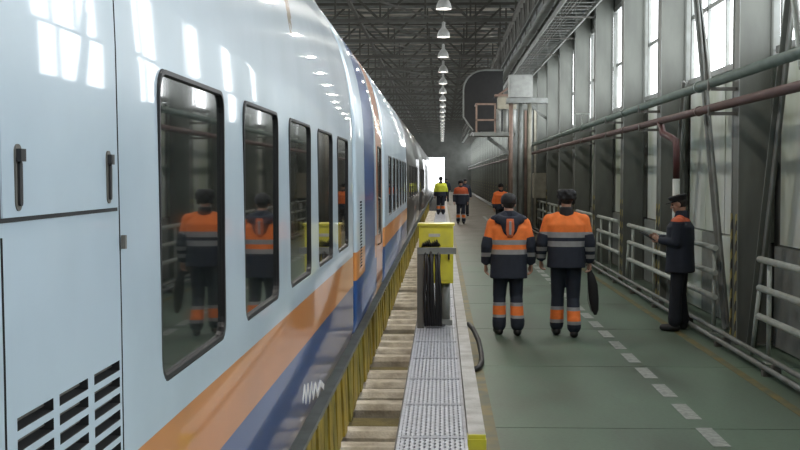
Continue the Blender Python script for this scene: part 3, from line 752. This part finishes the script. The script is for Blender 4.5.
for k, (x, m_, lb) in enumerate(((2.3, 'rust', 'pinkish riser pipe under the grey box, left one'), (2.62, 'steel', 'pale riser pipe under the grey box, middle one'), (2.92, 'beige', 'cream riser pipe under the grey box, right one'))):
    tag(make('riser_pipe', (lambda b: (tube(b, [(x, 40.3, 0), (x, 40.3, 4.42)], .07, 10), b)[1])(B()), M[m_], loc=(x, 40.3, 0)), lb, 'pipe')
for x, yy, z0, z1, lb in ((3.05, 46, 1.3, 2.6, 'beige wall cabinet beyond the man in the dark hat, larger one'), (3.12, 40.9, 1.25, 2.1, 'beige wall cabinet beyond the man in the dark hat, smaller lower one')):
    t = thing('wall_cabinet', (x, yy, z0), lb, 'cabinet', 'beige cabinets on the far right wall')
    bm = B(); box(bm, x, x+.42, yy, yy+.6, z0, z1); make('cabinet_body', bm, M['beige'], t)
    bm = B(); box(bm, x-.015, x, yy+.03, yy+.57, z0+.03, z1-.03); box(bm, x+.03, x+.39, yy-.015, yy, z0+.03, z1-.03); make('door', bm, M['beige'], t)
t = thing('pipe_frame', (3.3, 29.5, 3.2), 'little white square frame standing on the grey-green pipe', 'bracket')
bm = B(); yb = 28.5
for a, b_ in (((3.13, 3.17), (3.13, 3.46)), ((3.13, 3.46), (3.47, 3.46)), ((3.47, 3.46), (3.47, 3.17)), ((3.3, 3.17), (3.3, 3.46))): bar(bm, (a[0], yb, a[1]), (b_[0], yb, b_[1]), .03, .03, up=(0,1,0))
make('white_frame', bm, M['white_pipe'], t)

# ------------------------------------------------------------------ people
def bake(o, voxel, sm=4, dec=None):
    md = o.modifiers.new('r', 'REMESH'); md.mode = 'VOXEL'; md.voxel_size = voxel
    s = o.modifiers.new('s', 'SMOOTH'); s.factor = .5; s.iterations = sm
    bpy.context.view_layer.update()
    me = bpy.data.meshes.new_from_object(o.evaluated_get(bpy.context.evaluated_depsgraph_get()))
    o.modifiers.clear(); o.data = me; me.shade_smooth(); return o
def pm(name, bm, m, parent, voxel, sm=3):
    fix(bm); me = bpy.data.meshes.new(name); bm.to_mesh(me); bm.free(); me.materials.append(m)
    o = bpy.data.objects.new(name, me); COL.objects.link(o)
    bake(o, voxel, sm); o.parent = parent; return o
def v(*a): return Vector(a)
def hand(bm, wrist, d, side, thumb_dir, curl=.5, palm_n=None):
    """palm, four fingers of different length with a bend, and a thumb off the side; d = pointing direction"""
    d = d.normalized(); t_ = thumb_dir.normalized(); t_ = (t_-d*t_.dot(d)).normalized(); n = d.cross(t_)*side
    if palm_n is not None and n.dot(palm_n) < 0: n = -n
    k0 = wrist+d*.085
    for i in range(4): capsule(bm, wrist+d*.01+t_*(.012-.01*i), k0+t_*(.030-.020*i), .016, .014)
    for i, L_ in enumerate((.068, .078, .072, .055)):
        b = k0+t_*(.030-.020*i); m_ = b+(d*math.cos(curl*.6)+n*math.sin(curl*.6))*L_*.5
        e = m_+(d*math.cos(curl*1.5)+n*math.sin(curl*1.5))*L_*.5
        capsule(bm, b, m_, .0095, .009); capsule(bm, m_, e, .009, .0075)
    b = wrist+d*.03+t_*.025; m_ = b+(t_*.6+d*.8)*.035; e = m_+(t_*.15+d+n*.4).normalized()*.032
    capsule(bm, b, m_, .013, .011); capsule(bm, m_, e, .0105, .009)
def person(loc, rz, label, P, vox=.012):
    """P: joints in the person's own frame, facing +Y, in metres, feet at z=0"""
    H = P['h']; s = H/1.78
    t = thing('person', loc, label, 'person'); t.rotation_euler = (0, 0, rz)
    J = P['J']; hd = J['head']; look = P.get('look', 0); nod = P.get('nod', 0)
    HM = Matrix.Translation(hd) @ Matrix.Rotation(look, 4, 'Z') @ Matrix.Rotation(-nod, 4, 'X')
    def h(x, y, z): return HM @ v(x, y, z)
    # the body, one continuous surface
    bm = B()
    sk = B(); ball(sk, (0, -.012, .03), (.076, .096, .098), 20); ball(sk, (0, .022, -.05), (.058, .066, .072), 16); ball(sk, (0, .062, -.088), (.026, .026, .022), 10)
    ball(sk, (0, .086, .03), (.05, .016, .010), 10)
    capsule(sk, v(0, .088, .018), v(0, .108, -.022), .009, .014); ball(sk, (0, .085, -.055), (.024, .012, .008), 8); ball(sk, (0, .085, -.068), (.02, .012, .007), 8)
    for sx in (-1, 1): ball(sk, (sx*.078, -.008, -.01), (.010, .020, .032), 10); ball(sk, (sx*.045, .062, -.02), (.02, .02, .018), 8)
    bmesh.ops.transform(sk, matrix=HM, verts=sk.verts); me = bpy.data.meshes.new('tmp'); sk.to_mesh(me); sk.free(); bm.from_mesh(me); bpy.data.meshes.remove(me)
    capsule(bm, h(0, -.02, -.05), J['neck'], .056, .062)
    capsule(bm, J['neck'], J['chest'], .07, .13); capsule(bm, J['chest'], J['pelvis'], .125, .125)
    for S in 'LR':
        sh, el, wr_, hip, kn, an, toe = (J[a+S] for a in ('sh', 'el', 'wr', 'hip', 'kn', 'an', 'toe'))
        capsule(bm, J['chest']+v(0, 0, .08), sh, .06, .05); capsule(bm, sh, el, .045, .036); capsule(bm, el, wr_, .035, .024)
        hand(bm, wr_, P['hd'+S], 1, P['th'+S], P.get('curl', .5), P.get('pn'+S))
        capsule(bm, J['pelvis'], hip, .11, .085); capsule(bm, hip, kn, .075, .05); capsule(bm, kn, an, .05, .035); capsule(bm, an-v(0, 0, .02), toe, .03, .024)
    bd = pm('body', bm, M['skin'], t, .0075 if vox < .013 else .016, 2)
    for sx in (-1, 1):
        e = B(); ball(e, h(sx*.031, .080, .008), .011, 8); make('eye', e, M['boot'], t, smooth=40).location = (0, 0, 0)
    # trousers
    bm = B()
    loft(bm, [(J['pelvis']+v(0, 0, .14), .150, .115), (J['pelvis']+v(0, 0, .05), .165, .128), (J['pelvis']+v(0, -.01, -.06), .165, .125)])
    for S in 'LR':
        hip, kn, an = J['hip'+S], J['kn'+S], J['an'+S]
        capsule(bm, J['pelvis']+(hip-J['pelvis'])*.8, hip, .10, .098); capsule(bm, hip, kn, .102, .084); capsule(bm, kn, an+v(0, 0, .04), .080, .088)
        capsule(bm, an+v(0, 0, .09), an+v(0, 0, .035), .090, .084)
    pm('trousers', bm, P['trousers'], t, vox, 3)
    # boots
    for S in 'LR':
        an, toe = J['an'+S], J['toe'+S]; d = (toe-an); bm = B()
        g = v(an.x, an.y, toe.z+.012); capsule(bm, an+v(0, 0, .03), g, .056, .052); capsule(bm, g-v(d.x, d.y, 0)*.15, toe+v(0, 0, .010), .050, .044); capsule(bm, g, toe+v(0, 0, .010), .055, .044)
        pm('boot', bm, M['boot'], t, vox*.85, 2)
    # jacket
    bm = B(); c = J['chest']; pv = J['pelvis']; dz = v(0, 0, 1); wd = P.get('wd', 1.0)
    hem = P['hem']; sh_z = J['shL'].z
    def mid(z):
        k = (z-pv.z)/(c.z-pv.z); return v(pv.x+(c.x-pv.x)*k, pv.y+(c.y-pv.y)*k, z)
    secs = [(mid(hem), .215*wd, .165*wd), (mid(hem+.05), .213*wd, .162*wd), (mid(pv.z+.16), .200*wd, .150*wd), (mid(c.z-.1), .215*wd, .155*wd), (mid(c.z+.06), .225*wd, .150*wd), (mid(sh_z-.03), .190*wd, .130*wd), (mid(sh_z+.03), .135*wd, .10*wd), (J['neck']+v(0, 0, -.01), .082, .085)]
    loft(bm, secs, 24, 2.5)
    for S in 'LR':
        sh, el, wr_ = J['sh'+S], J['el'+S], J['wr'+S]
        capsule(bm, v(c.x, c.y, sh.z+.0)+(sh-v(c.x, c.y, sh.z))*.5+v(0, 0, .015), sh-v(0, 0, .025), .078, .074); capsule(bm, sh-v(0, 0, .02), el, .077*wd, .068); capsule(bm, el, wr_-(wr_-el).normalized()*.03, .068, .052)
    pm('jacket', bm, P['jacket'], t, vox, 4)
    # collar
    bm = B(); n_ = J['neck']; loft(bm, [(n_+v(0, -.005, -.045), .105, .10), (n_+v(0, -.01, .02), .088, .088), (n_+v(0, -.010, .075), .076, .080)]); pm('collar', bm, P['collar'], t, vox, 2)
    # hair and headgear
    bm = B()
    ball(bm, (0, -.024, .018), (.080, .092, .085), 18)
    bmesh.ops.transform(bm, matrix=HM, verts=bm.verts); pm('hair', bm, M['hair'], t, vox*.8, 2)
    bm = B(); k = P['hat']
    if k == 'knit':
        ball(bm, (0, -.012, .055), (.100, .116, .090), 18)
        loft(bm, [(v(0, -.012, .005), .097, .113), (v(0, -.012, .06), .101, .117)], 24)
    elif k == 'fur':
        loft(bm, [(v(0, -.012, .0), .098, .115), (v(0, -.012, .03), .112, .128), (v(0, -.012, .10), .115, .128), (v(0, -.012, .135), .085, .10)], 24)
        for a in range(26): q = a*2.4; ball(bm, (.1*math.cos(q), -.012+.115*math.sin(q), .02+.09*((a*7) % 10)/10), .028, 8)
        for sx in (-1, 1): ball(bm, (sx*.088, -.01, -.02), (.022, .045, .045), 10)
    elif k == 'cap':
        loft(bm, [(v(0, -.005, .035), .088, .106), (v(0, -.005, .07), .092, .112), (v(0, -.004, .105), .108, .128), (v(0, -.004, .122), .08, .10)], 24)
        loft(bm, [(v(0, .095, .035), .072, .075), (v(0, .10, .046), .072, .075)], 20)
    bmesh.ops.transform(bm, matrix=HM, verts=bm.verts)
    pm({'knit': 'knit_cap', 'fur': 'fur_hat', 'cap': 'flat_cap'}[k], bm, P.get('hatm', M['black_cloth']), t, vox*.8, 2)
    return t, HM
NAVY = (.018, .024, .042); FLU = (1.0, .235, .045); TAPE = (.34, .34, .35)
def joints(h=1.78, stance=.0, lean=0, armL=None, armR=None, wd=1.0):
    s = h/1.78
    J = dict(pelvis=v(0, 0, .95), chest=v(0, lean*.6, 1.30), neck=v(0, lean-.005, 1.50), head=v(0, lean+.02, 1.655),
        shL=v(-.195*wd, lean*.8, 1.425), shR=v(.195*wd, lean*.8, 1.425), elL=v(-.275, -.03, 1.13), elR=v(.275, -.03, 1.13), wrL=v(-.285, .05, .90), wrR=v(.285, .05, .90),
        hipL=v(-.095, 0, .90), hipR=v(.095, 0, .90), knL=v(-.105, .01, .49), knR=v(.105, .01, .49), anL=v(-.11, -.02, .09), anR=v(.11, -.02, .09), toeL=v(-.125, .125, .036), toeR=v(.125, .125, .036))
    for k in J: J[k] = J[k]*s
    return J
# left man of the pair
J = joints(1.77, lean=.02)
J['knL'] = v(-.11, .05, .49); J['anL'] = v(-.115, .02, .085); J['toeL'] = v(-.14, .165, .036); J['knR'] = v(.10, .03, .49); J['anR'] = v(.105, -.10, .10); J['toeR'] = v(.12, .04, .040)
hi_j = zbands('orange_navy_work_jacket', [(1.02, NAVY), (1.075, TAPE), (1.135, FLU), (1.20, TAPE), (2.2, FLU)])
hi_t = zbands('navy_trousers_with_bands', [(.215, NAVY), (.255, TAPE), (.365, FLU), (.41, TAPE), (2.2, NAVY)])
M['navy'] = mat('navy_cloth', NAVY, .8, bump=.4, bscale=12)
p1, HM = person((.84, 15.1, 0), R(2), 'person walking away in hooded orange and navy work jacket, left of the pair', dict(h=1.77, J=J, hdL=v(-.02, .1, -1), hdR=v(.02, .12, -1), thL=v(.4, 1, 0), thR=v(-.4, 1, 0), pnL=v(1,0,0), pnR=v(-1,0,0), hem=.72, wd=1.1, jacket=hi_j, trousers=hi_t, collar=M['navy'], hat='knit', curl=.6))
bm = B()                                               # the hood lying on the back and shoulders
for a in range(9):
    q = R(-60+a*15); ball(bm, (math.sin(q)*.155, -.055-math.cos(q)*.085, 1.485-.05*math.cos(q)), (.06, .05, .06), 10)
loft(bm, [(v(0, -.125, 1.22), .03, .02), (v(0, -.15, 1.30), .085, .04), (v(0, -.14, 1.42), .12, .06), (v(0, -.10, 1.49), .13, .08)], 20)
capsule(bm, v(-.06, -.04, 1.50), v(-.185, .0, 1.455), .06, .05); capsule(bm, v(.06, -.04, 1.50), v(.185, .0, 1.455), .06, .05)
pm('hood', bm, M['navy'], p1, .012, 3)
bm = B(); loft(bm, [(v(0, -.172, 1.235), .035, .014), (v(0, -.186, 1.32), .055, .016), (v(0, -.195, 1.42), .05, .014), (v(0, -.178, 1.47), .045, .012)], 16, 4); pm('hood_patch', bm, mat('faded_orange_patch', (.62, .15, .06), .8), p1, .009, 2)['label'] = 'orange patch on the hood'
bm = B(); loft(bm, [(v(0, -.200, 1.27), .016, .008), (v(0, -.208, 1.35), .018, .008), (v(0, -.210, 1.44), .016, .008)], 10, 4); pm('reflective_tab', bm, mat('reflective_tape', TAPE, .5), p1, .006, 1)
# navy cuffs over the forearms
def cuffs(p, J, m_, bands=()):
    for S in 'LR':
        el, wr_, sh = J['el'+S], J['wr'+S], J['sh'+S]
        bm = B(); a = sh+(el-sh)*.66; tube(bm, [a, el, wr_-(wr_-el).normalized()*.012], [.083, .078, .061], 16); pm('sleeve', bm, m_, p, .011, 2)
sl1 = zbands('navy_sleeve', [(.985, NAVY), (1.035, TAPE), (2.2, NAVY)])
cuffs(p1, J, sl1)
# right man of the pair
J2 = joints(1.83, lean=.02, wd=1.04)
J2['knL'] = v(-.10, .08, .52); J2['anL'] = v(-.11, .09, .10); J2['toeL'] = v(-.13, .24, .04); J2['knR'] = v(.09, .03, .47); J2['anR'] = v(.095, -.13, .095); J2['toeR'] = v(.10, .02, .036)
J2['elL'] = v(-.30, -.01, 1.17); J2['wrL'] = v(-.31, .10, .95)
j2 = zbands('orange_yoke_navy_jacket', [(1.125, NAVY), (1.19, TAPE), (1.235, NAVY), (1.30, TAPE), (2.2, FLU)])
t2 = zbands('navy_trousers_with_low_bands', [(.16, NAVY), (.20, TAPE), (.325, FLU), (.365, TAPE), (2.2, NAVY)])
p2, HM2 = person((1.55, 15.0, 0), R(-3), 'person walking away in navy jacket with orange yoke and bulky dark hat', dict(h=1.83, J=J2, hdL=v(0, .2, -1), hdR=v(.02, .05, -1), thL=v(.4, 1, 0), thR=v(-.4, 1, 0), pnL=v(1,0,0), pnR=v(-1,0,0), hem=.86, wd=1.12, look=R(14), jacket=j2, trousers=t2, collar=M['black_cloth'], hat='fur', curl=.9))
sl2 = zbands('navy_banded_sleeve', [(.97, NAVY), (1.02, TAPE), (1.065, NAVY), (1.115, TAPE), (2.2, NAVY)])
cuffs(p2, J2, sl2)
# the black thing he carries
wrw = Matrix.Translation(p2.location) @ Matrix.Rotation(R(-3), 4, 'Z') @ J2['wrR']
t = thing('carried_bag', (wrw.x+.01, wrw.y, .3), 'long curved black soft bag hanging from the hand of the man in the bulky hat', 'bag')
bm = B(); z_ = wrw.z-.10
loft(bm, [(v(wrw.x+.075, wrw.y, z_-.56), .018, .02), (v(wrw.x+.07, wrw.y, z_-.50), .045, .035), (v(wrw.x+.055, wrw.y, z_-.36), .062, .045), (v(wrw.x+.04, wrw.y, z_-.18), .062, .045), (v(wrw.x+.015, wrw.y, z_-.06), .045, .035), (v(wrw.x, wrw.y+.01, z_+.01), .02, .02)], 16)
o = make('pouch', bm, M['black_cloth'], t, smooth=60)
bm = B(); tube(bm, [(wrw.x, wrw.y+.01, z_), (wrw.x-.02, wrw.y, z_-.15), (wrw.x-.02, wrw.y, z_-.38), (wrw.x+.03, wrw.y, z_-.53)], .006, 6); make('strap', bm, M['steel'], t)
# man with the tablet, facing left
J3 = joints(1.76, lean=.0)
J3['elL'] = v(-.23, .02, 1.15); J3['elR'] = v(.23, .02, 1.15); J3['wrL'] = v(-.10, .25, 1.17); J3['wrR'] = v(.08, .28, 1.19)
J3['anL'] = v(-.10, .05, .09); J3['toeL'] = v(-.12, .20, .036); J3['knL'] = v(-.10, .04, .49)
j3 = zbands('navy_jacket_orange_yoke', [(1.415, NAVY), (2.2, (.62, .13, .05))])
t3 = zbands('dark_trousers', [(2.2, (.014, .017, .026))])
p3, HM3 = person((3.08, 15.6, 0), R(72), 'person in a dark jacket and flat cap standing by the wall, holding a small tablet', dict(h=1.76, J=J3, hdL=v(.35, .9, .1), hdR=v(-.1, .9, .15), thL=v(0, .2, 1), thR=v(0, .2, 1), pnL=v(1,0,0), pnR=v(-1,0,0), hem=.76, wd=1.14, nod=R(14), jacket=j3, trousers=t3, collar=M['navy'], hat='cap', curl=.9))
M['mark'] = mat('yellow_print', (.55, .55, .05), .7)
bm = B()
for r_, zz in enumerate((1.335, 1.29)):
    for k in range(5):
        x_ = .0+(k-2)*.035; box(bm, x_-.012, x_+.012, -.158, -.146, zz-.013, zz+.013)
o = pm('back_print', bm, M['mark'], p3, .005, 0)
T3 = Matrix.Translation(p3.location) @ Matrix.Rotation(R(72), 4, 'Z')
t = thing('tablet', T3 @ v(-.01, .41, 1.22), 'small dark tablet held by the man in the flat cap', 'tablet'); t.rotation_euler = (R(-62), 0, R(72))
bm = B(); box(bm, -.085, .085, -.006, .006, -.12, .12); bmesh.ops.bevel(bm, geom=list(bm.edges), offset=.004, segments=2); make('case', bm, M['rubber'], t).location = (0, 0, 0)
bm = B(); box(bm, -.075, .075, -.008, -.006, -.105, .105); make('screen', bm, mat('tablet_screen', (.03, .035, .04), .1), t).location = (0, 0, 0)

# further people
fj = zbands('far_orange_jacket', [(1.20, NAVY), (1.24, TAPE), (2.2, (.55, .10, .03))])
fy = zbands('far_yellow_vest', [(1.0, NAVY), (2.2, (.75, .80, .06))])
def far(loc, rz, lab, jk, hat='knit', h=1.78, vx=.02, trs=None):
    J = joints(h); J['knL'] += v(0, .06, 0); J['toeL'] += v(0, .08, .0); J['anL'] += v(0, .06, 0)
    person(loc, rz, lab, dict(h=h, J=J, hdL=v(0, .1, -1), hdR=v(0, .1, -1), thL=v(.3, 1, 0), thR=v(-.3, 1, 0), pnL=v(1,0,0), pnR=v(-1,0,0), hem=.80, wd=1.08, jacket=jk, trousers=trs or hi_t, collar=M['navy'], hat=hat), vox=vx)
far((.80, 50.5, 0), R(180), 'distant person in dark clothes with orange shoulders walking up the aisle', fj, 'fur', 1.82)
far((-.05, 53, GZ), R(5), 'distant person in a yellow vest standing on the walkway', fy, 'knit', 1.66)
far((2.1, 43.0, 0), R(200), 'distant person in an orange jacket seen past the head of the left walker', zbands('far_orange_jacket_b', [(1.0, NAVY), (2.2, (.95, .20, .04))]), 'knit', 1.72, trs=t3)
far((.35, 92, 0), R(180), 'tiny far person in dark clothes close to the bright doorway', M['navy'], 'knit', 1.8, trs=t3)
far((1.15, 60, 0), R(190), 'distant person in dark clothes just behind the one walking up the aisle', M['navy'], 'knit', 1.86, trs=t3)

# make names plain
for o in list(scene.objects):
    if o.type == 'MESH' and not o.data.users: bpy.data.meshes.remove(o.data)
